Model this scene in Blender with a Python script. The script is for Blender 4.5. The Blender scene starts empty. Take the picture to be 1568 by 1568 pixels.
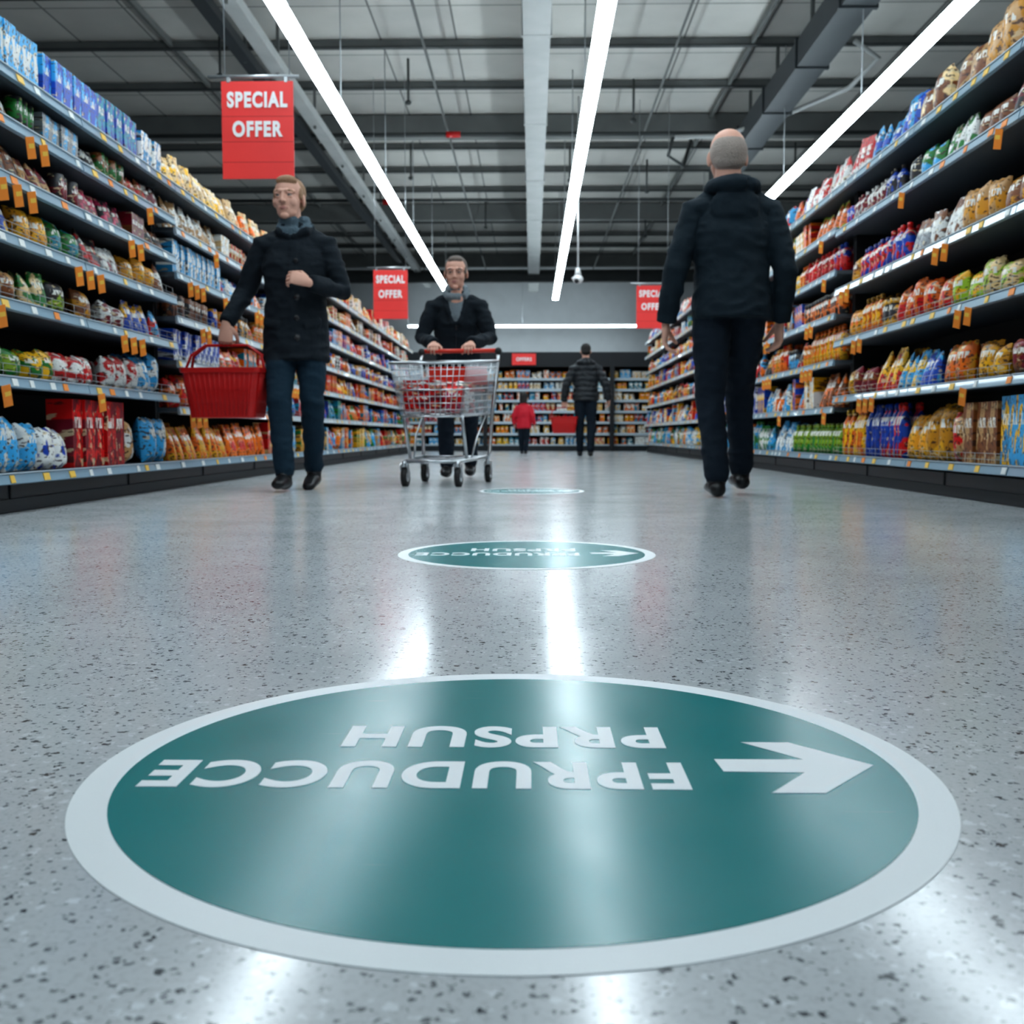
import bpy, bmesh, math, random
import numpy as np
from mathutils import Vector, Matrix, noise
from mathutils.bvhtree import BVHTree
random.seed(7); rng=np.random.default_rng(7)
scn=bpy.context.scene
scn.view_settings.view_transform='Standard'
try: scn.view_settings.look='Medium High Contrast'
except Exception: pass
scn.view_settings.exposure=.2
def link(o): scn.collection.objects.link(o); return o

# ------------------------------------------------------------------ materials
def mat(name,col,rough=.5,metal=0,emit=None,es=0,bump=None,spec=None,coat=0,var=0.0,sheen=0):
    m=bpy.data.materials.new(name); m.use_nodes=True
    nt=m.node_tree; b=nt.nodes['Principled BSDF']
    b.inputs['Base Color'].default_value=(*col,1); b.inputs['Roughness'].default_value=rough
    b.inputs['Metallic'].default_value=metal
    if spec is not None: b.inputs['Specular IOR Level'].default_value=spec
    if coat: b.inputs['Coat Weight'].default_value=coat
    if sheen: b.inputs['Sheen Weight'].default_value=sheen
    if emit: b.inputs['Emission Color'].default_value=(*emit,1); b.inputs['Emission Strength'].default_value=es
    tc=nt.nodes.new('ShaderNodeTexCoord')
    if var:
        n=nt.nodes.new('ShaderNodeTexNoise'); n.inputs['Scale'].default_value=3; n.inputs['Detail'].default_value=5
        nt.links.new(tc.outputs['Object'],n.inputs['Vector'])
        mr=nt.nodes.new('ShaderNodeMapRange'); mr.inputs['From Min'].default_value=.3; mr.inputs['From Max'].default_value=.7
        mr.inputs['To Min'].default_value=1-var; mr.inputs['To Max'].default_value=1+var
        nt.links.new(n.outputs['Fac'],mr.inputs['Value'])
        hv=nt.nodes.new('ShaderNodeHueSaturation'); hv.inputs['Color'].default_value=(*col,1)
        nt.links.new(mr.outputs[0],hv.inputs['Value']); nt.links.new(hv.outputs[0],b.inputs['Base Color'])
    if bump:
        n=nt.nodes.new('ShaderNodeTexNoise'); n.inputs['Scale'].default_value=bump[0]; n.inputs['Detail'].default_value=3
        nt.links.new(tc.outputs['Object'],n.inputs['Vector'])
        bp=nt.nodes.new('ShaderNodeBump'); bp.inputs['Strength'].default_value=bump[1]; bp.inputs['Distance'].default_value=bump[2]
        nt.links.new(n.outputs['Fac'],bp.inputs['Height']); nt.links.new(bp.outputs[0],b.inputs['Normal'])
    return m
M={}
M['coat_black']=mat('coat_black',(.009,.014,.020),.85,bump=(25,.4,.01),spec=.3)
M['coat_navy']=mat('coat_navy',(.007,.016,.024),.8,bump=(25,.4,.01),spec=.3)
M['puffer']=mat('puffer_black',(.009,.012,.016),.55,bump=(18,.6,.02))
M['coat_red']=mat('coat_red',(.55,.01,.03),.7)
M['jeans']=mat('jeans_dark',(.009,.027,.045),.85,bump=(30,.5,.008),spec=.3)
M['trouser']=mat('trouser_dark',(.007,.014,.024),.85,bump=(30,.5,.008),spec=.3)
M['shoe']=mat('shoe_black',(.006,.006,.007),.4)
M['skin']=mat('skin',(.60,.34,.26),.6,var=.08,spec=.35)
M['lip']=mat('lip',(.46,.20,.17),.55)
M['hair_blond']=mat('hair_blond',(.33,.19,.11),.7,bump=(120,.8,.01))
M['hair_brown']=mat('hair_greybrown',(.13,.10,.085),.7,bump=(120,.8,.01))
M['hair_dark']=mat('hair_dark',(.015,.012,.01),.6,bump=(120,.8,.01))
M['hair_grey']=mat('hair_grey',(.42,.35,.31),.8,bump=(140,.8,.01),var=.3)
M['scarf']=mat('scarf_grey',(.08,.115,.14),.9,bump=(80,.8,.01))
M['shirt']=mat('shirt_grey',(.17,.20,.22),.9,bump=(80,.5,.01))
M['eyew']=mat('eye_white',(.25,.20,.18),.4)
M['iris']=mat('iris',(.02,.018,.02),.35)
M['steel']=mat('steel_chrome',(.55,.58,.6),.28,metal=1)
M['rubber']=mat('rubber_black',(.015,.015,.016),.6)
M['plred']=mat('plastic_red',(.50,.010,.010),.38)
M['plred2']=mat('plastic_red_handle',(.6,.04,.02),.38)
M['signred']=mat('sign_red',(.84,.05,.045),.5,var=.04)
M['signline']=mat('sign_red_dark',(.5,.02,.02),.5)
M['white']=mat('white_paint',(.85,.85,.85),.5)
M['stwhite']=mat('sticker_white',(.88,.90,.91),.4,spec=.35)
M['dark']=mat('shelf_dark',(.010,.012,.015),.6)
M['board']=mat('shelf_board',(.10,.12,.14),.45)
M['rail']=mat('price_rail',(.22,.33,.41),.4,coat=.2)
M['railw']=mat('price_rail_white',(.46,.53,.58),.4,coat=.2)
M['kick']=mat('kick_dark',(.010,.014,.018),.4)
M['tagw']=mat('tag_white',(.7,.72,.7),.5)
M['tagy']=mat('tag_yellow',(.80,.50,.08),.5)
M['tago']=mat('tag_orange',(.80,.25,.03),.5)
M['beam']=mat('beam_grey',(.38,.39,.38),.6,var=.08)
M['beamd']=mat('beam_dark',(.04,.045,.045),.6,var=.1)
M['purlin']=mat('purlin_grey',(.13,.135,.13),.6,var=.1)
M['duct']=mat('duct_dark',(.030,.036,.040),.5,var=.1)
M['alu']=mat('aluminium',(.4,.42,.43),.4,metal=.6)
M['tube']=mat('tube_light',(1,1,1),.5,emit=(.80,.93,1.0),es=20)
M['camw']=mat('camera_white',(.7,.7,.7),.3)

def sticker_mat():
    T=(0,.225,.235)
    m=mat('sticker_teal',T,.26,spec=.3); nt=m.node_tree; b=nt.nodes['Principled BSDF']
    tc=nt.nodes.new('ShaderNodeTexCoord')
    n2=nt.nodes.new('ShaderNodeTexNoise'); n2.inputs['Scale'].default_value=9; n2.inputs['Detail'].default_value=6
    nt.links.new(tc.outputs['Object'],n2.inputs['Vector'])
    mr=nt.nodes.new('ShaderNodeMapRange'); mr.inputs['From Min'].default_value=.3; mr.inputs['From Max'].default_value=.7
    mr.inputs['To Min'].default_value=.22; mr.inputs['To Max'].default_value=.27
    nt.links.new(n2.outputs[0],mr.inputs[0]); nt.links.new(mr.outputs[0],b.inputs['Roughness'])
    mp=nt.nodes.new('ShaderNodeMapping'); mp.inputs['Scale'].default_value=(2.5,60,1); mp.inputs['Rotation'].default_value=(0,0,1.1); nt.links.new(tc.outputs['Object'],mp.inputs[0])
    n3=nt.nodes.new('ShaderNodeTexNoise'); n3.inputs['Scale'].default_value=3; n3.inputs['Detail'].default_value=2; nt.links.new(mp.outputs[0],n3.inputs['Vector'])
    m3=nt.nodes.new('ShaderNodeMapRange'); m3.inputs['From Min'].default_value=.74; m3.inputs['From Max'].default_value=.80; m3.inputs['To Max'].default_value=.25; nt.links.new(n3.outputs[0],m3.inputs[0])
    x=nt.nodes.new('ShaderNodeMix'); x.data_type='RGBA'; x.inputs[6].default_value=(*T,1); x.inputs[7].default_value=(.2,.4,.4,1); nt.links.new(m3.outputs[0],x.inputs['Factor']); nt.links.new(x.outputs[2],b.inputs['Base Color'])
    return m
M['teal']=sticker_mat()

def floor_mat():
    m=bpy.data.materials.new('terrazzo'); m.use_nodes=True; nt=m.node_tree; N=nt.nodes; L=nt.links
    b=N['Principled BSDF']; tc=N.new('ShaderNodeTexCoord')
    def noise_(s,d=4):
        n=N.new('ShaderNodeTexNoise'); n.inputs['Scale'].default_value=s; n.inputs['Detail'].default_value=d; L.new(tc.outputs['Object'],n.inputs['Vector']); return n
    def vor(s):
        w=N.new('ShaderNodeTexNoise'); w.inputs['Scale'].default_value=s*1.6; L.new(tc.outputs['Object'],w.inputs['Vector'])
        vm=N.new('ShaderNodeVectorMath'); vm.operation='MULTIPLY_ADD'; L.new(w.outputs['Color'],vm.inputs[0]); vm.inputs[1].default_value=(1.5/s,)*3; L.new(tc.outputs['Object'],vm.inputs[2])
        v=N.new('ShaderNodeTexVoronoi'); v.inputs['Scale'].default_value=s; L.new(vm.outputs[0],v.inputs['Vector']); return v
    def mask(v,rad,prob):
        sx=N.new('ShaderNodeSeparateColor'); L.new(v.outputs['Color'],sx.inputs[0])
        rr=N.new('ShaderNodeMath'); rr.operation='MULTIPLY'; L.new(sx.outputs[1],rr.inputs[0]); rr.inputs[1].default_value=rad
        lt=N.new('ShaderNodeMath'); lt.operation='SUBTRACT'; L.new(rr.outputs[0],lt.inputs[0]); L.new(v.outputs['Distance'],lt.inputs[1])
        mr=N.new('ShaderNodeMapRange'); mr.inputs['From Min'].default_value=0; mr.inputs['From Max'].default_value=.12; L.new(lt.outputs[0],mr.inputs[0])
        g=N.new('ShaderNodeMath'); g.operation='LESS_THAN'; L.new(sx.outputs[0],g.inputs[0]); g.inputs[1].default_value=prob
        mu=N.new('ShaderNodeMath'); mu.operation='MULTIPLY'; L.new(mr.outputs[0],mu.inputs[0]); L.new(g.outputs[0],mu.inputs[1]); return mu
    def mix(f,a,c):
        x=N.new('ShaderNodeMix'); x.data_type='RGBA'; L.new(f,x.inputs['Factor'])
        if isinstance(a,tuple): x.inputs[6].default_value=(*a,1)
        else: L.new(a,x.inputs[6])
        x.inputs[7].default_value=(*c,1); return x.outputs[2]
    n0=noise_(2.2,6); mr=N.new('ShaderNodeMapRange'); mr.inputs['From Min'].default_value=.35; mr.inputs['From Max'].default_value=.65; L.new(n0.outputs[0],mr.inputs[0])
    col=mix(mr.outputs[0],(.57,.585,.60),(.64,.655,.67))
    n1=noise_(190,5); mr1=N.new('ShaderNodeMapRange'); mr1.inputs['From Min'].default_value=.5; mr1.inputs['From Max'].default_value=.72; mr1.inputs['To Max'].default_value=.5; L.new(n1.outputs[0],mr1.inputs[0])
    col=mix(mr1.outputs[0],col,(.38,.395,.41))
    col=mix(mask(vor(110),.6,.35).outputs[0],col,(.74,.76,.78))
    col=mix(mask(vor(190),.62,.32).outputs[0],col,(.17,.18,.19))
    col=mix(mask(vor(105),.55,.17).outputs[0],col,(.07,.075,.085))
    L.new(col,b.inputs['Base Color'])
    nr=noise_(5,6); mr2=N.new('ShaderNodeMapRange'); mr2.inputs['From Min'].default_value=.3; mr2.inputs['From Max'].default_value=.7
    mr2.inputs['To Min'].default_value=.14; mr2.inputs['To Max'].default_value=.19; L.new(nr.outputs[0],mr2.inputs[0]); L.new(mr2.outputs[0],b.inputs['Roughness'])
    b.inputs['Specular IOR Level'].default_value=.65
    return m
def ceil_mat():
    m=bpy.data.materials.new('ceiling_panels'); m.use_nodes=True; nt=m.node_tree; N=nt.nodes; L=nt.links
    b=N['Principled BSDF']; tc=N.new('ShaderNodeTexCoord')
    br=N.new('ShaderNodeTexBrick'); br.offset=0; br.inputs['Scale'].default_value=1; br.inputs['Brick Width'].default_value=.9; br.inputs['Row Height'].default_value=1.5
    br.inputs['Mortar Size'].default_value=.012; br.inputs['Color1'].default_value=(.57,.56,.52,1); br.inputs['Color2'].default_value=(.49,.48,.45,1); br.inputs['Mortar'].default_value=(.17,.17,.16,1)
    L.new(tc.outputs['Object'],br.inputs['Vector'])
    n=N.new('ShaderNodeTexNoise'); n.inputs['Scale'].default_value=1.5; n.inputs['Detail'].default_value=6; L.new(tc.outputs['Object'],n.inputs['Vector'])
    x=N.new('ShaderNodeMix'); x.data_type='RGBA'; x.blend_type='MULTIPLY'; x.inputs['Factor'].default_value=.3
    L.new(br.outputs[0],x.inputs[6]); L.new(n.outputs[0],x.inputs[7]); L.new(x.outputs[2],b.inputs['Base Color']); b.inputs['Roughness'].default_value=.8
    return m
def goods_mat():
    m=bpy.data.materials.new('printed_packaging'); m.use_nodes=True; nt=m.node_tree; N=nt.nodes; L=nt.links
    b=N['Principled BSDF']
    def at(n):
        a=N.new('ShaderNodeAttribute'); a.attribute_name=n; return a
    A=at('colA'); B=at('colB'); U=at('luv')
    def mp(s):
        x=N.new('ShaderNodeVectorMath'); x.operation='MULTIPLY'; L.new(U.outputs['Vector'],x.inputs[0]); x.inputs[1].default_value=s; return x.outputs[0]
    n=N.new('ShaderNodeTexNoise'); n.inputs['Scale'].default_value=1; n.inputs['Detail'].default_value=1.5; L.new(mp((2.6,1,2.8)),n.inputs['Vector'])
    def thr(o,a,c,t=1):
        r=N.new('ShaderNodeMapRange'); r.inputs['From Min'].default_value=a; r.inputs['From Max'].default_value=c; r.inputs['To Max'].default_value=t; L.new(o,r.inputs[0]); return r.outputs[0]
    def mx(f,a,c):
        x=N.new('ShaderNodeMix'); x.data_type='RGBA'; L.new(f,x.inputs['Factor'])
        L.new(a,x.inputs[6])
        if isinstance(c,tuple): x.inputs[7].default_value=(*c,1)
        else: L.new(c,x.inputs[7])
        return x.outputs[2]
    c1=mx(thr(n.outputs[0],.51,.54),A.outputs['Color'],B.outputs['Color'])
    sx=N.new('ShaderNodeSeparateXYZ'); L.new(U.outputs['Vector'],sx.inputs[0])
    n2=N.new('ShaderNodeTexNoise'); n2.inputs['Scale'].default_value=1; n2.inputs['Detail'].default_value=2; L.new(mp((3.5,3,7)),n2.inputs['Vector'])
    c2=mx(thr(n2.outputs[0],.63,.65,.8),c1,(.70,.56,.34))
    n3=N.new('ShaderNodeTexNoise'); n3.inputs['Scale'].default_value=1; n3.inputs['Detail'].default_value=3; L.new(mp((9,3,14)),n3.inputs['Vector'])
    c3=mx(thr(n3.outputs[0],.57,.60,.88),c2,(.05,.015,.012))
    def m2(op,a,c):
        x=N.new('ShaderNodeMath'); x.operation=op
        for i,v in enumerate((a,c)):
            if isinstance(v,(int,float)): x.inputs[i].default_value=v
            else: L.new(v,x.inputs[i])
        return x.outputs[0]
    zb=m2('LESS_THAN',m2('ABSOLUTE',m2('SUBTRACT',sx.outputs[2],.66),0),.08)
    xb=m2('LESS_THAN',m2('ABSOLUTE',sx.outputs[0],0),.34)
    n4=N.new('ShaderNodeTexNoise'); n4.inputs['Scale'].default_value=1; n4.inputs['Detail'].default_value=0; L.new(mp((17,5,6)),n4.inputs['Vector'])
    tx=m2('MULTIPLY',m2('MULTIPLY',zb,xb),m2('GREATER_THAN',n4.outputs[0],.48))
    c4=mx(tx,c3,(.80,.78,.72))
    L.new(c4,b.inputs['Base Color']); b.inputs['Roughness'].default_value=.38
    return m
M['floor']=floor_mat(); M['ceil']=ceil_mat(); M['goods']=goods_mat()
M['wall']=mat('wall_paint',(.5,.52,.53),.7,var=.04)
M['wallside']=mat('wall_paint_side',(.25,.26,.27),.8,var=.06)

# ------------------------------------------------------------------ mesh builder
class MB:
    def __init__(s): s.v=[]; s.f=[]; s.m=[]; s.sm=[]; s.mats=[]
    def mi(s,k):
        if k not in s.mats: s.mats.append(k)
        return s.mats.index(k)
    def add(s,vs,fs,k,smooth=False,T=None):
        o=len(s.v)
        for p in vs:
            p=Vector(p); s.v.append(T@p if T is not None else p)
        i=s.mi(k)
        for f in fs: s.f.append([o+a for a in f]); s.m.append(i); s.sm.append(smooth)
    def box(s,c,d,k,T=None,rz=0,rx=0,ry=0,bev=0):
        x,y,z=d[0]/2,d[1]/2,d[2]/2
        vs=[Vector((a*x,b*y,e*z)) for e in(-1,1) for b in(-1,1) for a in(-1,1)]
        R=Matrix.Rotation(rz,3,'Z')@Matrix.Rotation(ry,3,'Y')@Matrix.Rotation(rx,3,'X')
        vs=[R@v+Vector(c) for v in vs]
        s.add(vs,[(0,2,3,1),(4,5,7,6),(0,1,5,4),(2,6,7,3),(0,4,6,2),(1,3,7,5)],k,False,T)
    def tube(s,pts,r,k,n=8,T=None,cap=True):
        pts=[Vector(p) for p in pts]; rs=r if isinstance(r,(list,tuple)) else [r]*len(pts)
        vs=[];prev=None
        for i,p in enumerate(pts):
            t=(pts[min(i+1,len(pts)-1)]-pts[max(i-1,0)]).normalized()
            a=prev if prev is not None else (Vector((0,0,1)) if abs(t.z)<.9 else Vector((1,0,0)))
            a=(a-t*a.dot(t)).normalized(); prev=a; b=t.cross(a)
            for j in range(n):
                an=2*math.pi*j/n; vs.append(p+(a*math.cos(an)+b*math.sin(an))*rs[i])
        fs=[]
        for i in range(len(pts)-1):
            for j in range(n): fs.append((i*n+j,i*n+(j+1)%n,(i+1)*n+(j+1)%n,(i+1)*n+j))
        if cap: fs.append(tuple(range(n))[::-1]); fs.append(tuple((len(pts)-1)*n+j for j in range(n)))
        s.add(vs,fs,k,True,T)
    def ell(s,c,r,k,n=14,T=None,R=None):
        vs=[];fs=[];m=n//2+1
        for i in range(m+1):
            ph=math.pi*i/m-math.pi/2
            for j in range(n):
                th=2*math.pi*j/n; q=Vector((r[0]*math.cos(ph)*math.cos(th),r[1]*math.cos(ph)*math.sin(th),r[2]*math.sin(ph)))
                if R is not None: q=R@q
                vs.append(q+Vector(c))
        for i in range(m):
            for j in range(n): fs.append((i*n+j,i*n+(j+1)%n,(i+1)*n+(j+1)%n,(i+1)*n+j))
        s.add(vs,fs,k,True,T)
    def disc(s,c,r,z0,z1,k,n=160):
        vs=[];fs=[]
        for z,rr in((z0,r),(z1,r)):
            for j in range(n): a=2*math.pi*j/n; vs.append((c[0]+rr*math.cos(a),c[1]+rr*math.sin(a),z))
        for j in range(n): fs.append((j,(j+1)%n,n+(j+1)%n,n+j))
        fs.append(tuple(n+j for j in range(n)))
        s.add(vs,fs,k)
    def obj(s,name,parent=None,loc=(0,0,0),rz=0,sc=1):
        me=bpy.data.meshes.new(name); me.from_pydata([tuple(v) for v in s.v],[],s.f)
        for k in s.mats: me.materials.append(M[k])
        me.polygons.foreach_set('material_index',s.m); me.polygons.foreach_set('use_smooth',s.sm); me.update()
        o=link(bpy.data.objects.new(name,me)); o.location=loc; o.rotation_euler=(0,0,rz); o.scale=(sc,)*3
        if parent: o.parent=parent
        return o
def empty(name,loc=(0,0,0),rz=0,sc=1):
    e=link(bpy.data.objects.new(name,None)); e.location=loc; e.rotation_euler=(0,0,rz); e.scale=(sc,)*3; e.empty_display_size=.1; return e

def text_obj(name,body,w,h,key,parent,center,rot=(0,0,0),bold=.02,depth=.001,sp=1.08):
    cu=bpy.data.curves.new(name,'FONT'); cu.body=body; cu.extrude=.02; cu.offset=bold; cu.space_character=sp
    t=link(bpy.data.objects.new('tmp',cu)); dg=bpy.context.evaluated_depsgraph_get()
    me=bpy.data.meshes.new_from_object(t.evaluated_get(dg)); bpy.data.objects.remove(t)
    co=np.array([v.co[:] for v in me.vertices]); mn=co.min(0); mx=co.max(0)
    co=(co-(mn+mx)/2)*np.array([w/(mx[0]-mn[0]),h/(mx[1]-mn[1]),depth/(mx[2]-mn[2])])
    me.vertices.foreach_set('co',co.ravel()); me.materials.clear(); me.materials.append(M[key]); me.update()
    o=link(bpy.data.objects.new(name,me)); o.location=center; o.rotation_euler=rot; o.parent=parent; return o

# ------------------------------------------------------------------ room
b=MB(); b.box((0,12.6,-.05),(18,35.2,.1),'floor'); b.obj('floor')
b=MB(); b.box((0,12.6,5.05),(18,35.2,.1),'ceil'); b.obj('ceiling')
b=MB(); b.box((0,30.1,2.5),(18,.2,5),'wall'); b.obj('wall_back')
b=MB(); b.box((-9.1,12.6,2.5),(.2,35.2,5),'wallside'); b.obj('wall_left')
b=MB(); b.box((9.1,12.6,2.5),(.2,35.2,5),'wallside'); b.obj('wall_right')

b=MB()
y=1.0;i=0
while y<29.5:
    if i%4==2: b.box((0,y,4.82),(17.9,.16,.32),'purlin')
    else:
        b.box((0,y,4.95),(17.9,.05,.08),'purlin'); b.box((0,y,4.905),(17.9,.08,.012),'beamd')
    y+=1.5;i+=1
for x in (-6.2,-4.3,2.6,5.6): b.box((x,14,4.95),(.04,31,.07),'purlin')
b.obj('ceiling_beam')
b=MB(); b.box((.045,14,4.38),(.22,31,.30),'beam'); b.box((.045,14,4.225),(.27,31,.02),'beam'); 
for yy in np.arange(1.75,29,3): b.box((.045,yy,4.75),(.06,.06,.46),'beam'); b.box((.045,yy,4.38),(.30,.05,.34),'beam')
b.obj('ceiling_beam')
b=MB()
for x,wd,z,k in((-2.80,.15,4.3,'beam'),(-3.16,.13,4.42,'duct')):
    b.box((x,14,z),(wd,30,.03),k); b.box((x-wd/2,14,z+.04),(.012,30,.10),k); b.box((x+wd/2,14,z+.04),(.012,30,.10),k)
for yy in np.arange(2,29,2): 
    b.box((-2.80,yy,4.6),(.03,.03,.7),'purlin'); b.box((-3.16,yy,4.68),(.03,.03,.55),'purlin')
b.obj('ceiling_cable_tray')
b=MB(); b.box((2.95,9.2,4.32),(.32,16,.28),'duct')
for yy in np.arange(2,17,1.6): b.box((2.95,yy,4.32),(.36,.05,.32),'duct'); b.box((2.95,yy,4.7),(.04,.04,.5),'purlin')
b.obj('ceiling_air_duct')
b=MB()
b.tube([(-8,15.2,4.5),(8,15.2,4.5)],.028,'beamd'); b.tube([(-8,19.6,4.55),(8,19.6,4.55)],.03,'beamd'); b.tube([(-8,24,4.5),(8,24,4.5)],.04,'beamd')
b.tube([(-8,26.5,4.2),(8,26.5,4.2)],.16,'beamd'); b.tube([(-8,28,4.4),(8,28,4.4)],.12,'duct')
b.tube([(-1.2,15.2,4.5),(-1.0,15.2,4.5)],.045,'plred'); b.tube([(-2.7,19.6,4.52),(-2.4,19.6,4.52)],.05,'plred')
for x in(-1.2,1.6,4.2): b.tube([(x,3,4.62),(x,29,4.62)],.016,'purlin')
for x,yy in((-3.5,12.2),(-1.9,17),(-.9,21),(1.3,14),(1.9,18),(2.3,22),(.6,17.2),(-2.5,24),(-1.5,13.2),(4.1,17)):
    b.tube([(x,yy,4.85),(x,yy,4.35)],.015,'beamd'); b.ell((x,yy,4.33),(.04,.04,.03),'beamd')
b.tube([(3.6,12.3,4.7),(3.9,12.4,4.55),(3.7,12.8,4.35),(3.2,13.6,4.3),(2.6,14.8,4.35),(2.0,15.2,4.45)],.03,'beam',n=10)
b.tube([(2.1,16,4.8),(2.0,16,4.4),(2.25,16.2,4.3),(2.4,16.5,4.75)],.025,'beamd',n=10)
b.obj('ceiling_pipe')

def lamp(x0,y0,x1,y1,z):
    e=empty('linear_ceiling_light'); b=MB(); L=math.hypot(x1-x0,y1-y0); an=math.atan2(y1-y0,x1-x0); cx,cy=(x0+x1)/2,(y0+y1)/2
    b.box((cx,cy,z+.035),(L,.060,.035),'alu',rz=an)
    n=max(2,int(L/3))
    for i in range(n+1):
        t=i/n; px,py=x0+(x1-x0)*t,y0+(y1-y0)*t
        b.tube([(px,py,z+.05),(px,py,4.98)],.006,'alu',n=6)
    b.obj('housing',e)
    b=MB(); seg=max(1,round(L/3))
    for i in range(seg):
        t=(i+.5)/seg; b.box((x0+(x1-x0)*t,y0+(y1-y0)*t,z-.005),(L/seg-.012,.122,.04),'tube',rz=an)
    b.obj('diffuser',e)
lamp(-1.78,1,-1.78,22.3,3.31); lamp(.52,1,.52,23.8,3.31); lamp(3.0,1,3.0,19,3.31); lamp(-3.3,28.6,2.8,28.6,3.2)

# ------------------------------------------------------------------ floor stickers
def sticker(cx,cy,r,sc=1):
    e=empty('floor_sticker',(cx,cy,0)); k=r/.3855
    b=MB(); b.disc((0,0),r,0,.0007,'stwhite'); b.obj('border',e)
    b=MB(); b.disc((0,0),r*.918,.0006,.0011,'teal'); b.obj('face',e)
    ox,oy=-.0173,.9755
    def P(x,y): return ((x-ox)*k,(y-oy)*k,.00125)
    text_obj('lettering_1','FPRUDUCCE',.489*k,.078*k,'stwhite',e,P(-.104,.949),(0,0,math.pi),.036,.0005,sp=1.14)
    text_obj('lettering_2','PRPSUH',.322*k,.076*k,'stwhite',e,P(-.028,1.071),(0,0,math.pi),.036,.0005,sp=1.14)
    a=[(.174,.999),(.259,.999),(.2105,1.0555),(.258,1.0555),(.3196,.983),(.254,.904),(.2076,.904),(.250,.960),(.1765,.962)]
    b=MB(); vs=[P(*q) for q in a]; vs=[(x,y,.0010) for x,y,z in vs]+[(x,y,.0015) for x,y,z in vs]; n=len(a)
    b.add(vs,[tuple(range(n,2*n))]+[(i,(i+1)%n,n+(i+1)%n,n+i) for i in range(n)],'stwhite'); o=b.obj('arrow',e)
    bm=bmesh.new(); bm.from_mesh(o.data); bmesh.ops.recalc_face_normals(bm,faces=bm.faces); bmesh.ops.triangulate(bm,faces=bm.faces); bm.to_mesh(o.data); bm.free()
sticker(-.0173,.9755,.3865); sticker(-.013,2.77,.335); sticker(0,5.88,.29)

# ------------------------------------------------------------------ signs
def sign(x,y,zt,zb,w,rz=0):
    e=empty('hanging_offer_sign',(x,y,0),rz); h=zt-zb; c=(zt+zb)/2
    b=MB(); b.box((0,0,c),(w,.012,h),'signred')
    for t in(.36,.62,.83): b.box((0,-.0062,zt-h*t),(w,.001,.004),'signline')
    b.obj('panel',e)
    b=MB(); b.tube([(-w*.68,0,zt+.03),(w*.58,0,zt+.03)],.012,'alu'); 
    for q in(-.45,.45): b.tube([(w*q,0,zt+.03),(w*q,0,4.9)],.004,'alu',n=5)
    for q in(-.4,.4): b.box((w*q,0,zt+.012),(.02,.02,.04),'alu')
    b.obj('hanger',e)
    text_obj('lettering_1','SPECIAL',w*.84,h*.165,'white',e,(0,-.009,zt-h*.19),(math.pi/2,0,0),.045,.004,1.18)
    text_obj('lettering_2','OFFER',w*.70,h*.165,'white',e,(0,-.009,zt-h*.49),(math.pi/2,0,0),.045,.004,1.18)
sign(-1.77,7.0,2.58,1.965,.464); sign(-1.84,14,2.45,1.82,.447); sign(1.68,15,2.38,1.79,.45)

b=MB(); X=.64; b.tube([(X,15,4.95),(X,15,2.62)],.012,'camw'); b.tube([(X,15,2.62),(X,15,2.52)],[.03,.05],'camw'); b.ell((X,15,2.47),(.075,.075,.065),'camw'); b.ell((X-.02,14.95,2.44),(.035,.04,.035),'iris')
b.tube([(X,15,2.52),(X-.08,14.98,2.47)],.018,'camw'); b.obj('security_camera')

# ------------------------------------------------------------------ products
C=dict(teal=(.005,.26,.38),blue=(.005,.07,.46),lblue=(.04,.36,.68),white=(.78,.78,.75),cream=(.78,.56,.28),orange=(.85,.17,.005),yellow=(.90,.46,.01),
 gold=(.68,.30,.015),red=(.62,.008,.008),maroon=(.20,.004,.018),brown=(.24,.075,.02),green=(.01,.20,.025),lime=(.30,.46,.02),dark=(.025,.025,.03),pink=(.56,.04,.12),tan=(.54,.31,.13),grey=(.28,.30,.32))
def T_box():
    V=[(x,y,z) for z in(0,1) for y in(-.5,.5) for x in(-.5,.5)]
    return np.array(V,float),np.array([(0,2,3,1),(4,5,7,6),(0,1,5,4),(2,6,7,3),(0,4,6,2),(1,3,7,5)]),np.zeros(8),False
def grid2(th,wx,nx=7,nz=9,zw=None):
    V=[];F=[]
    for s in(-1,1):
        for i in range(nz):
            for j in range(nx):
                z=i/(nz-1); u=-1+2*j/(nx-1); V.append((u*.5*wx(z),s*.5*th(u,z),z+(.015*math.cos(u*9) if i==nz-1 else 0)))
    n=nx*nz
    for s in(0,1):
        for i in range(nz-1):
            for j in range(nx-1):
                a=s*n+i*nx+j; q=(a,a+1,a+nx+1,a+nx); F.append(q if s==0 else q[::-1])
    for i in range(nz-1): 
        F.append((i*nx,(i+1)*nx,n+(i+1)*nx,n+i*nx)); a=nx-1; F.append((i*nx+a,n+i*nx+a,n+(i+1)*nx+a,(i+1)*nx+a))
    return np.array(V,float),np.array(F),np.zeros(len(V)),True
def T_bag(): return grid2(lambda u,z:(max(0,1-abs(u)**2.6)**.6)*(max(0,1-abs(2*z-1)**3.2)**.6)*.97+.03+.05*math.sin(u*7+z*9)*(1-abs(u)), lambda z:.9+.1*abs(2*z-1)**3)
def T_pouch(): return grid2(lambda u,z:(max(0,1-abs(u)**3)**.5)*(1-z**2.2)*.95+.04+.05*math.sin(u*6-z*8)*(1-abs(u)), lambda z:1-.12*z)
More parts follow.
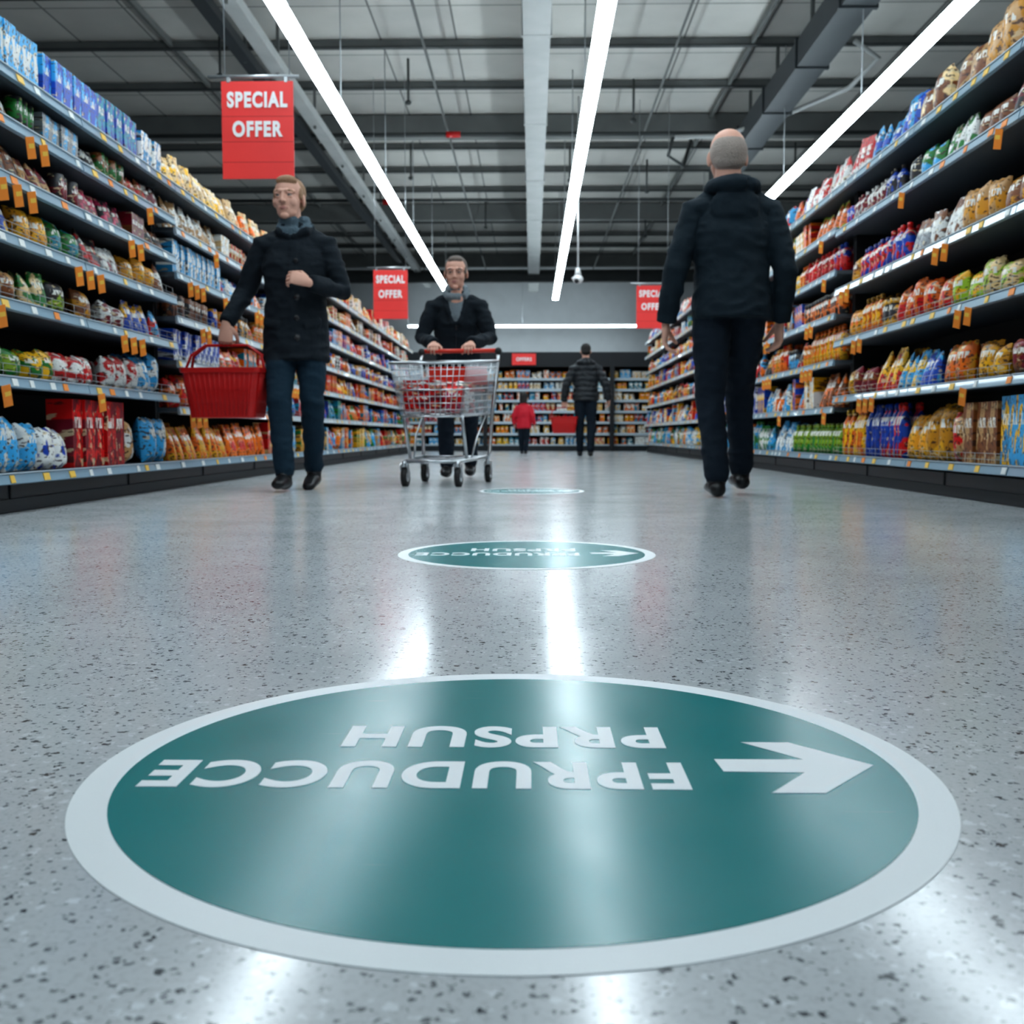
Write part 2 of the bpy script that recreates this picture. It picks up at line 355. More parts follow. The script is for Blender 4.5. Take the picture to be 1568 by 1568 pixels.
def rev(prof,n=10,cap=.8):
    V=[];F=[];K=[]
    for r,z in prof:
        for j in range(n):
            a=2*math.pi*j/n; V.append((r*math.cos(a)*.5,r*math.sin(a)*.5,z)); K.append(1 if z>=cap else 0)
    for i in range(len(prof)-1):
        for j in range(n): F.append((i*n+j,i*n+(j+1)%n,(i+1)*n+(j+1)%n,(i+1)*n+j))
    return np.array(V,float),np.array(F),np.array(K,float),True
TPL=dict(box=T_box(),bag=T_bag(),pouch=T_pouch(),
 bottle=rev([(.8,0),(1,.03),(1,.3),(.9,.42),(1,.55),(.9,.68),(.42,.82),(.3,.86),(.38,.861),(.38,.97),(.01,1)],12,.861),
 jug=rev([(.9,0),(1,.04),(1,.55),(.85,.7),(.45,.86),(.5,.861),(.48,.98),(.01,1)],12,.861),
 can=rev([(.9,0),(1,.03),(1,.95),(.92,.98),(.01,.985)],12,2),
 jar=rev([(.95,0),(1,.05),(1,.74),(.85,.8),(.95,.801),(.95,.97),(.01,.99)],12,.801))
DIM=dict(box=(.095,.10),bag=(.15,.10),pouch=(.115,.09),bottle=(.085,.085),jug=(.11,.10),can=(.075,.075),jar=(.085,.085))
class Goods:
    def __init__(s): s.V=[];s.F=[];s.A=[];s.B=[];s.U=[];s.S=[];s.n=0
    def put(s,kind,pos,w,d,h,rz,A,B,seed,lean=0,cap=None):
        V,F,K,sm=TPL[kind]; P=V*np.array([w,d,h])
        if lean: P[:,1]=P[:,1]*math.cos(lean)+P[:,2]*math.sin(lean); P[:,2]*=math.cos(lean)
        c,sn=math.cos(rz),math.sin(rz); X=P[:,0]*c-P[:,1]*sn; Y=P[:,0]*sn+P[:,1]*c
        P=np.stack([X,Y,P[:,2]],1)+np.array(pos); s.V.append(P); s.F.append(F+s.n); s.n+=len(V)
        cap=cap if cap is not None else B
        a=np.where(K[:,None]>0,np.array(cap),np.array(A)); bb=np.where(K[:,None]>0,np.array(cap),np.array(B))
        s.A.append(a); s.B.append(bb); U=V.copy(); U[:,1]=U[:,1]*.3+seed*7.3; s.U.append(U); s.S.append(np.full(len(F),sm))
    def obj(s,name):
        V=np.concatenate(s.V);F=np.concatenate(s.F);A=np.concatenate(s.A);B=np.concatenate(s.B);U=np.concatenate(s.U);S=np.concatenate(s.S)
        me=bpy.data.meshes.new(name); me.vertices.add(len(V)); me.vertices.foreach_set('co',V.astype(np.float32).ravel())
        me.loops.add(F.size); me.loops.foreach_set('vertex_index',F.astype(np.int32).ravel())
        me.polygons.add(len(F)); me.polygons.foreach_set('loop_start',(np.arange(len(F))*4).astype(np.int32))
        me.polygons.foreach_set('use_smooth',S)
        me.update(calc_edges=True)
        for nm,X in(('colA',A),('colB',B)):
            at=me.attributes.new(nm,'FLOAT_COLOR','POINT'); at.data.foreach_set('color',np.concatenate([X,np.ones((len(X),1))],1).astype(np.float32).ravel())
        at=me.attributes.new('luv','FLOAT_VECTOR','POINT'); at.data.foreach_set('vector',U.astype(np.float32).ravel())
        me.materials.append(M['goods']); return link(bpy.data.objects.new(name,me))
def jit(c,a=.18):
    c=C[c] if isinstance(c,str) else c; f=1+random.uniform(-a,a); return tuple(min(.9,x*f) for x in c)
def fill_row(g,side,edge,z,gap,y0,y1,seq,back=None):
    y=y0;i=0; rz0={-1:math.pi/2,1:-math.pi/2,0:0}[side]
    while y<y1:
        L,kind,A,B=seq[i%len(seq)][:4]; hf=seq[i%len(seq)][4]*1.10 if len(seq[i%len(seq)])>4 else random.uniform(.76,.95)
        hf=min(hf,.97)
        i+=1; end=min(y+L*random.uniform(.9,1.1),y1)
        w,d=DIM[kind]; w*=random.uniform(.85,1.1); h=gap*hf
        if kind in('can',): h=min(h,.14)
        if kind=='jar': h=min(h,.17)
        if kind in('bottle','jug'): h=min(h,.32); 
        if h>.24 and kind in('bag','pouch','box'): w*=1.15; d*=1.2
        A_=jit(A);B_=jit(B);seed=random.random()*10; var=random.random()<.6
        sub=0
        while y+w<end+.02:
            if var and sub>=2 and random.random()<.4:
                seed=random.random()*10; A_=jit(A,.35)
                if random.random()<.4: A_,B_=B_,A_
            sub+=1
            rows=2 if d<.11 else 1
            stk=2 if kind in('can','box') and h<gap*.45 else 1
            for r in range(rows):
                sb=.03+d/2+r*(d*1.05)+random.uniform(0,.02)
                if kind in('bag','pouch'): hh=h*random.uniform(.82,1.04); rr=random.uniform(-.35,.35); ln=random.uniform(-.04,.22)
                else: hh=h; rr=random.uniform(-.05,.05) if kind=='box' else random.uniform(-.3,.3); ln=0
                a=y+w/2+random.uniform(-.008,.008)
                for q in range(stk):
                    if side==0: pos=(a,edge+sb,z+q*hh); 
                    else: pos=(side*(edge+sb),a,z+q*hh)
                    g.put(kind,pos,w*.97,d,hh,rz0+rr,A_,B_,seed,ln)
            y+=w
        y=max(y,end-.01)+.004
cols=list(C)
def rseq(kinds,pal,n=24,lo=.2,hi=.55):
    return [(random.uniform(lo,hi),random.choice(kinds),*random.sample(pal,2)) for _ in range(n)]
def shelving(side,edge,levels,y0,y1,depth=.48,railk='rail',topz=None,joint=1.25):
    e=empty('supermarket_shelving'); b=MB(); X=lambda d:side*(edge+d)
    tz=topz
    b.box((X(depth+.02),(y0+y1)/2,tz/2),(.04,y1-y0,tz),'dark')
    b.box((X(.05+(depth-.05)/2),(y0+y1)/2,.06),(depth-.05,y1-y0,.12),'kick')
    b.box((X(.045),(y0+y1)/2,.03),(.012,y1-y0,.05),'dark')
    for yy in np.arange(y0+.5,y1,joint): b.box((X(.048),yy,.065),(.006,.012,.11),'dark')
    for ya,yb,hs in levels:
        for yy in(ya+.02,yb-.02): b.box((X(depth/2+.06),yy,tz/2),(depth-.12,.025,tz),'dark')
    b.obj('carcass',e); b=MB(); t=MB(); f=MB()
    for ya,yb,hs in levels:
        for n,z in enumerate(hs):
            rk=railk if ya<7.4 or n==len(hs)-1 else 'railw'
            if ya>6 and side<0 and n in(1,3,4,5): rk='railw'
            b.box((X(depth/2),(ya+yb)/2,z-.015),(depth-.01,yb-ya-.004,.025),'board')
            yy=ya
            while yy<yb-.05:
                ye=min(yy+joint,yb); b.box((X(-.001),(yy+ye)/2,z-.022),(.018,ye-yy-.01,.042),rk,ry=side*.25); 
                b.box((X(-.006),(yy+ye)/2,z+.001),(.010,ye-yy-.01,.005),'railw')
                yy=ye
            yy=ya+random.uniform(0,.15)
            while yy<yb-.1:
                k=random.choice(['tagw','tagw','tagy','tagy','tago']); t.box((X(-.0125),yy,z-.022),(.003,random.choice([.035,.045,.055]),.030),k,ry=side*.25)
                yy+=random.uniform(.12,.38)
            if ya<9 and 0<n and z>.3:
                yy=ya+random.uniform(.15,.8)
                while yy<min(yb-.3,12):
                    for q in range(random.choice([1,2,2,3])):
                        t.box((X(-.022),yy+q*.12,z-.078),(.003,.040,.085),'tago',ry=side*-.2,rz=side*.45,rx=.28)
                        t.box((X(-.0245),yy+q*.12,z-.070),(.003,.026,.018),'tagy',ry=side*-.2,rz=side*.45,rx=.28)
                    yy+=random.uniform(.7,1.9)
            if 3<ya<7 and (n in(3,4,5) ):
                for zz in(.022,.05): f.tube([(X(.006),ya+.03,z+zz),(X(.006),yb-.03,z+zz)],.0014,'alu',n=5)
                for yy in np.arange(ya+.05,yb,.11): f.tube([(X(.006),yy,z),(X(.006),yy,z+.05)],.0012,'alu',n=4)
    b.obj('shelves',e); t.obj('price_tags',e); f.obj('wire_fence',e)
    return e
LA=[1.73,1.535,1.32,1.09,.836,.537,.16]; LB=[1.73,1.49,1.24,.99,.74,.47,.16]
RA=[1.958,1.672,1.283,.938,.566,.177]; RB=[1.958,1.70,1.42,1.13,.82,.50,.177]
shelving(-1,2.03,[(1.2,3.6,LA),(3.6,6.1,LA),(6.1,9.8,LB),(9.8,14,LB),(14,18.2,LB)],1.2,18.2,topz=1.76)
shelving(1,2.05,[(1.2,4.6,RA),(4.6,7.3,RA),(7.3,11.3,RB),(11.3,15.3,RB),(15.3,19.4,RB)],1.2,19.4,topz=1.99)
gL=Goods(); gR=Goods()
def gaps(H,top=.26): return [top]+[H[i]-H[i+1]-.045 for i in range(len(H)-1)]
allc=cols
GL=gaps(LA,.21)
near=[
 [(.5,'box','lblue','white',.95),(.5,'box','blue','lblue',.85),(.5,'box','teal','blue',.95),(.45,'box','lblue','white',.8),(.45,'box','lblue','red',.9),(.4,'box','white','blue',.85),(.4,'box','lblue','teal',.8)],
 [(.3,'pouch','brown','white'),(.2,'can','green','dark'),(.4,'box','lblue','grey'),(.3,'pouch','dark','white'),(.3,'can','green','brown'),(.3,'pouch','brown','red'),(.3,'pouch','maroon','white')],
 [(.3,'pouch','brown','dark'),(.3,'pouch','tan','maroon'),(.25,'can','maroon','dark'),(.3,'pouch','maroon','pink'),(.3,'pouch','dark','pink'),(.3,'box','maroon','brown')],
 [(.3,'pouch','blue','yellow'),(.3,'bag','gold','yellow'),(.25,'bag','green','teal'),(.3,'pouch','dark','red'),(.3,'pouch','white','maroon'),(.4,'bag','yellow','gold'),(.3,'pouch','brown','white')],
 [(.35,'bag','brown','tan',.6),(.3,'pouch','green','cream'),(.3,'bag','dark','lime'),(.3,'bag','brown','gold'),(.3,'bag','maroon','white',.6),(.35,'pouch','blue','yellow'),(.3,'pouch','lblue','red')],
 [(.3,'bag','green','lime',.5),(.3,'bag','yellow','green',.5),(.55,'bag','red','white',.5),(.5,'bag','white','red',.6),(.35,'bag','lblue','white'),(.3,'bag','orange','yellow')],
 [(.45,'bag','lblue','white',.62),(.3,'bag','white','blue',.5),(.6,'box','red','maroon',.85),(.3,'bag','tan','white',.7),(.5,'bag','lblue','white',.75),(.3,'pouch','white','teal',.7)]]
for k,(z,g_) in enumerate(zip(LA,GL)):
    fill_row(gL,-1,2.03,z+.002,g_,1.25,4.05,rseq(['box','pouch','bag'],allc))
    fill_row(gL,-1,2.03,z+.002,g_,4.06,6.06,near[k])
GLB=gaps(LB,.22)
palsB=[['cream','white','orange','red','cream','yellow'],['cream','white','brown','orange','red'],['lblue','white','orange','red','blue'],['dark','orange','white','blue','gold','red'],['blue','orange','yellow','teal','red'],['lblue','blue','orange','red','teal','green'],['yellow','orange','cream','gold','red','green','lblue']]
kB=[['pouch','box'],['pouch','box','can'],['box','can','pouch'],['can','pouch','jar'],['box','pouch'],['bag','box','pouch'],['pouch','bag','box']]
for k,(z,g_) in enumerate(zip(LB,GLB)):
    first=[[(1.4,'pouch','cream','yellow',.9),(1.5,'pouch','cream','orange',.85)],[(1,'pouch','tan','white')],[(1,'box','white','lblue')],[(.8,'can','brown','dark')],[(1,'box','blue','white')],[(.9,'bag','red','orange')],[(1.2,'pouch','yellow','orange',.75),(1.0,'pouch','orange','red',.8)]][k]
    fill_row(gL,-1,2.03,z+.002,g_,6.14,6.14+sum(f[0] for f in first),first)
    fill_row(gL,-1,2.03,z+.002,g_,6.16+sum(f[0] for f in first),18.1,rseq(kB[k],palsB[k],40,.12,.32))
GR=gaps(RA,.27)
nearR=[
 [(.35,'bag','white','red',.9),(.5,'bag','tan','gold',.95),(.5,'bag','tan','brown',.9),(.4,'bag','cream','brown',.85),(.4,'bag','lblue','blue',.8),(.4,'pouch','lblue','blue',.8),(.6,'pouch','red','white',.8),(.4,'pouch','orange','white')],
 [(.5,'pouch','maroon','dark',.75),(.4,'bag','brown','maroon',.6),(.35,'pouch','white','green',.7),(.35,'bag','green','lblue',.65),(.3,'bag','dark','green',.7),(.3,'bottle','blue','dark',.7),(.6,'bottle','maroon','white',.65),(.4,'can','blue','red')],
 [(.6,'bag','gold','brown',.5),(.4,'bag','tan','gold',.55),(.45,'pouch','white','brown',.55),(.3,'pouch','grey','brown',.6),(.35,'bottle','blue','red',.6),(.6,'bottle','red','blue',.55)],
 [(.5,'bag','gold','orange',.6),(.4,'bag','cream','lime',.55),(.35,'bag','lime','yellow',.55),(.4,'bag','orange','red',.65),(.4,'bag','red','orange',.7),(.3,'jar','dark','yellow',.6),(.4,'bottle','orange','yellow',.7)],
 [(.5,'bag','maroon','brown',.5),(.4,'bag','gold','yellow',.5),(.4,'bag','orange','gold',.55),(.3,'pouch','blue','lblue',.6),(.3,'pouch','lblue','yellow',.6),(.4,'pouch','yellow','red',.7)],
 [(.55,'box','lblue','yellow',.8),(.35,'box','brown','tan',.75),(.25,'bag','tan','red',.75),(.6,'bag','gold','yellow',.78),(.75,'bottle','blue','red',.85),(.6,'bottle','yellow','orange',.8)]]
for k,(z,g_) in enumerate(zip(RA,GR)):
    fill_row(gR,1,2.05,z+.002,g_,1.25,4.3,rseq(['box','pouch','bag'],allc))
    fill_row(gR,1,2.05,z+.002,g_,4.3,7.26,nearR[k])
GRB=gaps(RB,.26)
palR=[['white','red','blue','orange','lblue'],['orange','red','white','green','yellow'],['red','orange','yellow','blue','white'],['yellow','orange','red','brown','blue'],['yellow','gold','orange','dark','red'],['blue','orange','yellow','white','red'],['green','yellow','orange','lblue','white','teal']]
kR=[['pouch','bag'],['pouch','box'],['bottle','pouch','can'],['bottle','box','pouch'],['jar','bottle','pouch'],['box','pouch'],['bottle','jug','pouch']]
for k,(z,g_) in enumerate(zip(RB,GRB)):
    first=[[(1,'pouch','white','red',.8)],[(.8,'pouch','orange','lime',.8)],[(1,'bottle','red','blue',.75)],[(1,'jar','orange','dark',.7)],[(.8,'bottle','yellow','orange',.85)],[(.6,'pouch','brown','orange',.8)],[(1.2,'bottle','green','lime',.7),(.8,'pouch','lblue','white',.8)]][k]
    s0=sum(f[0] for f in first)
    fill_row(gR,1,2.05,z+.002,g_,7.34,7.34+s0,first)
    fill_row(gR,1,2.05,z+.002,g_,7.36+s0,19.3,rseq(kR[k],palR[k]+['lblue'],40,.12,.32))
gL.obj('packaged_groceries'); gR.obj('packaged_groceries')
e=empty('supermarket_shelving',(0,0,0)); b=MB()
b.box((.1,21.35,.95),(5.6,.06,1.9),'dark'); b.box((.1,20.98,1.76),(5.6,.7,.28),'dark'); b.box((.1,21.0,.05),(5.6,.6,.1),'kick')
for x in(-2.68,-.9,1.55,2.88): b.box((x,20.98,.95),(.08,.72,1.9),'dark')
HS=[1.40,1.19,.98,.77,.56,.34,.12]
for z in HS: b.box((.1,21.03,z-.012),(5.5,.6,.02),'railw'); b.box((.1,20.72,z-.015),(5.5,.015,.05),'railw')
b.obj('carcass',e)
b=MB(); b.box((-.15,20.6,1.76),(.46,.02,.22),'signred'); b.obj('header_sign',e); text_obj('header_lettering','OFFERS',.3,.07,'white',e,(-.15,20.585,1.76),(math.pi/2,0,0),.03,.004)
gB=Goods()
for z in HS: fill_row(gB,0,20.72,z+.002,.175,-2.6,2.8,rseq(['pouch','box','jar'],['white','cream','orange','red','white','lblue','yellow','teal'],40,.12,.3))
gB.obj('packaged_groceries')

# ------------------------------------------------------------------ shopping basket
def shopping_basket(loc,rz=0,sc=1,hz=.42):
    e=empty('shopping_basket',loc,rz,sc); b=MB()
    H=.27; a0,b0=.175,.115; a1,b1=.215,.145
    def ring(t,off=0): 
        a=a0+(a1-a0)*t+off; c=b0+(b1-b0)*t+off; r=.03; P=[]
        for sx,sy,st in((1,1,0),(-1,1,90),(-1,-1,180),(1,-1,270)):
            for q in(0,30,60,90):
                an=math.radians(st+q); P.append((sx*(a-r)+r*math.cos(an),sy*(c-r)+r*math.sin(an),H*t))
        return P
    n=16
    def band(t0,t1,th=.004,full=True):
        o0,o1,i0,i1=ring(t0,th),ring(t1,th),ring(t0),ring(t1)
        vs=o0+o1+i0+i1; fs=[]
        for j in range(n):
            k=(j+1)%n; fs+= [(j,k,n+k,n+j),(3*n+j,3*n+k,2*n+k,2*n+j),(n+j,n+k,3*n+k,3*n+j),(j,2*n+j,2*n+k,k)]
        b.add(vs,fs,'plred')
    band(0,.10); band(.30,.36); band(.56,.80); band(.90,1.0,.012); band(.10,.90,.002)
    for t in np.linspace(-.8,.8,13):
        for s in(-1,1): b.tube([(a0*t,s*(b0+.004),.01),(a1*t,s*(b1+.004),H*.95)],.004,'plred',n=5)
    for t in np.linspace(-.7,.7,8):
        for s in(-1,1): b.tube([(s*(a0+.004),b0*t,.01),(s*(a1+.004),b1*t,H*.95)],.004,'plred',n=5)
    b.add(ring(0),[tuple(range(n))],'plred')
    b.obj('bin',e); b=MB()
    for s in(-1,1):
        y=s*.012
        b.tube([(-a1-.01,s*.05,H*.93),(-a1*.92,s*.02,hz*.86),(-a1*.55,y,hz),(a1*.55,y,hz),(a1*.92,s*.02,hz*.86),(a1+.01,s*.05,H*.93)],.0075,'plred',n=8)
    b.obj('handles',e); return e

# ------------------------------------------------------------------ shopping cart
def shopping_cart(loc,rz):
    e=empty('shopping_cart',loc,rz); b=MB()
    yf,yr=-.40,.40; zb=.42
    TF=(.235,yf,.735); TR=(.27,yr,.80); BF=(.18,yf+.05,zb); BR=(.215,yr-.02,zb+.03)
    def mir(p): return (-p[0],p[1],p[2])
    def lerp(a,c,t): return tuple(a[i]+(c[i]-a[i])*t for i in range(3))
    rimr=.0085; w=.0028
    b.tube([TR,TF,mir(TF),mir(TR)],rimr,'steel'); b.tube([TR,mir(TR)],.006,'steel'); b.tube([BR,BF,mir(BF),mir(BR),BR],.006,'steel')
    for i in range(1,8):
        t=i/8
        for s in(1,-1):
            f=(lambda p:p) if s==1 else mir
            b.tube([f(lerp(BF,TF,t)),f(lerp(BR,TR,t))],w if i!=4 else .005,'steel',n=5)
        b.tube([lerp(BF,TF,t),mir(lerp(BF,TF,t))],w if i!=4 else .005,'steel',n=5); b.tube([lerp(BR,TR,t),mir(lerp(BR,TR,t))],w,'steel',n=5)
    for i in range(0,21):
        t=i/20
        for f in((lambda p:p),mir): b.tube([f(lerp(BF,BR,t)),f(lerp(TF,TR,t))],w,'steel',n=5)
        b.tube([lerp(BF,BR,t),mir(lerp(BF,BR,t))],w,'steel',n=5)
    for i in range(0,13):
        t=i/12; b.tube([lerp(BF,mir(BF),t),lerp(TF,mir(TF),t)],w,'steel',n=5); b.tube([lerp(BR,mir(BR),t),lerp(TR,mir(TR),t)],w,'steel',n=5)
    b.obj('wire_basket',e); b=MB()
    for s in(1,-1):
        b.tube([(s*.255,.45,.87),(s*.265,.42,.80),(s*.235,.37,.45),(s*.225,.33,.20),(s*.215,.30,.15)],.012,'steel',n=10)
        b.tube([(s*.215,.32,.17),(s*.20,0,.16),(s*.165,-.33,.15)],.011,'steel',n=10)
        b.tube([(s*.18,-.30,.43),(s*.180,-.22,.28),(s*.178,-.16,.165)],.010,'steel',n=10)
        b.tube([(s*.21,.30,.46),(s*.20,.05,.30),(s*.185,-.05,.165)],.007,'steel',n=8)
    b.tube([(-.165,-.33,.15),(.165,-.33,.15)],.010,'steel'); b.tube([(-.21,.28,.165),(.21,.28,.165)],.010,'steel')
    for t in np.linspace(-.12,.12,5): b.tube([(t,-.33,.155),(t,.28,.165)],.004,'steel',n=5)
    b.obj('frame',e); b=MB()
    b.tube([(-.265,.45,.87),(.265,.45,.87)],.0145,'plred2',n=12)
    for s in(1,-1): b.ell((s*.262,.445,.865),(.024,.03,.026),'rubber')
    b.box((0,.375,.70),(.40,.012,.12),'plred2',rx=.12); b.box((0,.25,.60),(.38,.22,.01),'plred2')
    b.obj('handle_and_seat',e); b=MB()
    for x,y in((.165,-.35),(-.165,-.35),(.215,.31),(-.215,.31)):
        b.tube([(x,y,.155),(x,y,.115)],.014,'steel'); 
        for s in(-.022,.022): b.box((x+s,y+.015,.095),(.004,.035,.085),'steel',rx=.3)
        b.tube([(x-.015,y+.025,.058),(x+.015,y+.025,.058)],.058,'rubber',n=22); b.tube([(x-.0175,y+.025,.058),(x+.0175,y+.025,.058)],.030,'steel',n=16)
    b.obj('casters',e)
    g=Goods()
    for x,y,z,dx,dy,dz,A,B,k in((-.07,-.20,.455,.22,.16,.12,'red','maroon','box'),(.1,-.2,.455,.16,.15,.15,'red','pink','bag'),(0,-.02,.455,.3,.16,.16,'white','red','box'),(-.08,-.2,.58,.24,.15,.06,'red','white','box'),(.08,.1,.45,.2,.1,.2,'red','white','bag'),(-.1,.1,.45,.16,.1,.19,'red','maroon','bag')):
        g.put(k,(x,y,z),dx,dy,dz,random.uniform(-.15,.15),C[A],C[B],random.random()*9)
    o=g.obj('cart_contents'); o.parent=e
    return e

# ------------------------------------------------------------------ people
class Soup:
    def __init__(s): s.v=[];s.f=[];s.l=[]
    def _rings(s,rings,label):
        n=len(rings[0]); o=len(s.v)
        for r in rings: s.v+=r
        for i in range(len(rings)-1):
            for j in range(n): s.f.append((o+i*n+j,o+i*n+(j+1)%n,o+(i+1)*n+(j+1)%n,o+(i+1)*n+j)); s.l.append(label)
        s.f.append(tuple(o+j for j in range(n))[::-1]); s.l.append(label)
        s.f.append(tuple(o+(len(rings)-1)*n+j for j in range(n))); s.l.append(label)
    def loft(s,label,pts,rx,ry=None,side=(1,0,0),flat0=False,flat1=False,n=18):
        pts=[Vector(p) for p in pts]; ry=ry or rx; rings=[]; side=Vector(side); N=len(pts)
        def ring(c,t,a,b,x,y): return [c+a*x*math.cos(2*math.pi*j/n)+b*y*math.sin(2*math.pi*j/n) for j in range(n)]
        fr=[]
        for i in range(N):
            t=(pts[min(i+1,N-1)]-pts[max(i-1,0)]).normalized(); sd=side if abs(t.dot(side))<.93 else Vector((0,1,0))
            a=(sd-t*sd.dot(t)).normalized(); fr.append((t,a,t.cross(a)))
        t,a,b=fr[0]
        if not flat0:
            m=min(rx[0],ry[0])
            for an in(84,60,30):
                q=math.radians(an); rings.append(ring(pts[0]-t*m*math.sin(q),t,a,b,rx[0]*math.cos(q),ry[0]*math.cos(q)))
        for i in range(N): t,a,b=fr[i]; rings.append(ring(pts[i],t,a,b,rx[i],ry[i]))
        t,a,b=fr[-1]
        if not flat1:
            m=min(rx[-1],ry[-1])
            for an in(30,60,84):
                q=math.radians(an); rings.append(ring(pts[-1]+t*m*math.sin(q),t,a,b,rx[-1]*math.cos(q),ry[-1]*math.cos(q)))
        s._rings(rings,label)
    def ell(s,label,c,r,R=None,n=18):
        rings=[]; c=Vector(c)
        for i in range(n//2+1):
            ph=math.pi*(i+.15)/(n//2+.3)-math.pi/2; rg=[]
            for j in range(n):
                th=2*math.pi*j/n; q=Vector((r[0]*math.cos(ph)*math.cos(th),r[1]*math.cos(ph)*math.sin(th),r[2]*math.sin(ph)))
                rg.append((R@q if R is not None else q)+c)
            rings.append(rg)
        s._rings(rings,label)
    def remesh(s,voxel,smooth=2,T=None):
        me=bpy.data.meshes.new('soup'); me.from_pydata([tuple(v) for v in s.v],[],s.f); me.update()
        bm=bmesh.new(); bm.from_mesh(me); bmesh.ops.recalc_face_normals(bm,faces=bm.faces); bm.to_mesh(me); bm.free()
        o=link(bpy.data.objects.new('soup',me)); m=o.modifiers.new('r','REMESH'); m.mode='VOXEL'; m.voxel_size=voxel; m.adaptivity=0
        if smooth: k=o.modifiers.new('s','SMOOTH'); k.factor=.5; k.iterations=smooth
        dg=bpy.context.evaluated_depsgraph_get(); me2=bpy.data.meshes.new_from_object(o.evaluated_get(dg))
        bvh=BVHTree.FromPolygons([Vector(v) for v in s.v],s.f)
        vs=[v.co.copy() for v in me2.vertices]; nr=[v.normal.copy() for v in me2.vertices]; fs=[tuple(p.vertices) for p in me2.polygons]; lb=[]
        for p in me2.polygons:
            r=bvh.find_nearest(p.center); lb.append(s.l[r[2]] if r[2] is not None else s.l[0])
        bpy.data.objects.remove(o); bpy.data.meshes.remove(me); bpy.data.meshes.remove(me2)
        return vs,nr,fs,lb
def head(H,E,c,s=1,yaw=0,pitch=0,roll=0,hair='short',glasses=False):
    R=Matrix.Rotation(yaw,3,'Z')@Matrix.Rotation(pitch,3,'X')@Matrix.Rotation(roll,3,'Y'); c=Vector(c)
    def P(x,y,z): return c+R@(Vector((x,y,z))*s)
    def e(l,p,r,S=H,Q=None): S.ell(l,P(*p),[k*s for k in r],R if Q is None else R@Q,n=32)
    def lf(l,ps,rs,S=H): S.loft(l,[P(*p) for p in ps],[k*s for k in rs],side=R@Vector((1,0,0)),n=12)
    e('skin',(0,.012,.035),(.074,.094,.080)); e('skin',(0,-.020,-.020),(.064,.067,.086)); e('skin',(0,-.028,-.070),(.052,.050,.040))
    e('skin',(0,-.066,-.098),(.022,.018,.016))
    for q in(-1,1):
        e('skin',(q*.034,-.050,-.026),(.027,.028,.030))
        e('skin',(q*.077,.012,-.008),(.009,.02,.031),Q=Matrix.Rotation(q*.35,3,'Z'))
        lf('hair',[(q*.016,-.0875,.024),(q*.032,-.086,.029),(q*.048,-.074,.024)],(.0035,.004,.003))
        e('skin',(q*.011,-.098,-.030),(.0085,.010,.008)); 
        e('skin',(q*.030,-.0755,.0145),(.020,.011,.0065)); e('skin',(q*.030,-.0745,-.0035),(.018,.010,.005))
        E.ell('eyew',P(q*.030,-.0735,.005),[.0118*s]*3,n=14); E.ell('iris',P(q*.030,-.0820,.005),[.0055*s,.0042*s,.0052*s],n=10)
    lf('skin',[(-.048,-.064,.024),(-.02,-.080,.027),(0,-.082,.024),(.02,-.080,.027),(.048,-.064,.024)],(.010,.0105,.010,.0105,.010))
    lf('skin',[(0,-.084,.018),(0,-.094,-.006),(0,-.103,-.026)],(.0075,.0085,.0110))
    e('skin',(0,-.070,-.058),(.030,.016,.018))
    lf('lip',[(-.023,-.079,-.0595),(-.008,-.0865,-.0575),(.008,-.0865,-.0575),(.023,-.079,-.0595)],(.0025,.004,.004,.0025))
    lf('lip',[(-.021,-.078,-.0625),(0,-.0855,-.0655),(.021,-.078,-.0625)],(.0025,.0045,.0025))
    H.loft('skin',[P(0,.022,-.05),c+Vector((0,.03,-.19))*s],[.054*s,.06*s])
    if hair=='short':
        e('hair',(0,.028,.044),(.080,.088,.082)); e('hair',(0,.055,-.005),(.074,.060,.060)); e('hair',(0,-.030,.090),(.052,.036,.024))
        for q in(-1,1): e('hair',(q*.067,-.010,.020),(.010,.022,.030))
    elif hair=='quiff':
        e('hair',(0,.030,.042),(.080,.089,.079)); e('hair',(0,.055,-.005),(.074,.060,.060)); e('hair',(.004,-.042,.086),(.056,.038,.028))
        for q in(-1,1): e('hair',(q*.069,-.008,.026),(.009,.022,.030))
    elif hair=='cropped':
        e('hair',(0,.036,.012),(.0785,.082,.082)); e('hair',(0,.052,-.020),(.070,.056,.050))
        for q in(-1,1): e('hair',(q*.060,.012,.018),(.0175,.050,.032))
    elif hair=='long':
        e('hair',(0,.030,.040),(.088,.095,.09)); e('hair',(0,.06,-.04),(.085,.06,.10))
    if glasses:
        for q in(-1,1):
            pts=[P(q*.031+.017*math.cos(a),-.092,.005+.012*math.sin(a)) for a in np.linspace(0,2*math.pi,13)]
            E.loft('iris',pts,[.0010*s]*13,n=5); E.loft('iris',[P(q*.048,-.090,.008),P(q*.076,0,.010)],[.0012*s]*2,n=5)
        E.loft('iris',[P(-.014,-.094,.007),P(.014,-.094,.007)],[.0012*s]*2,n=5)
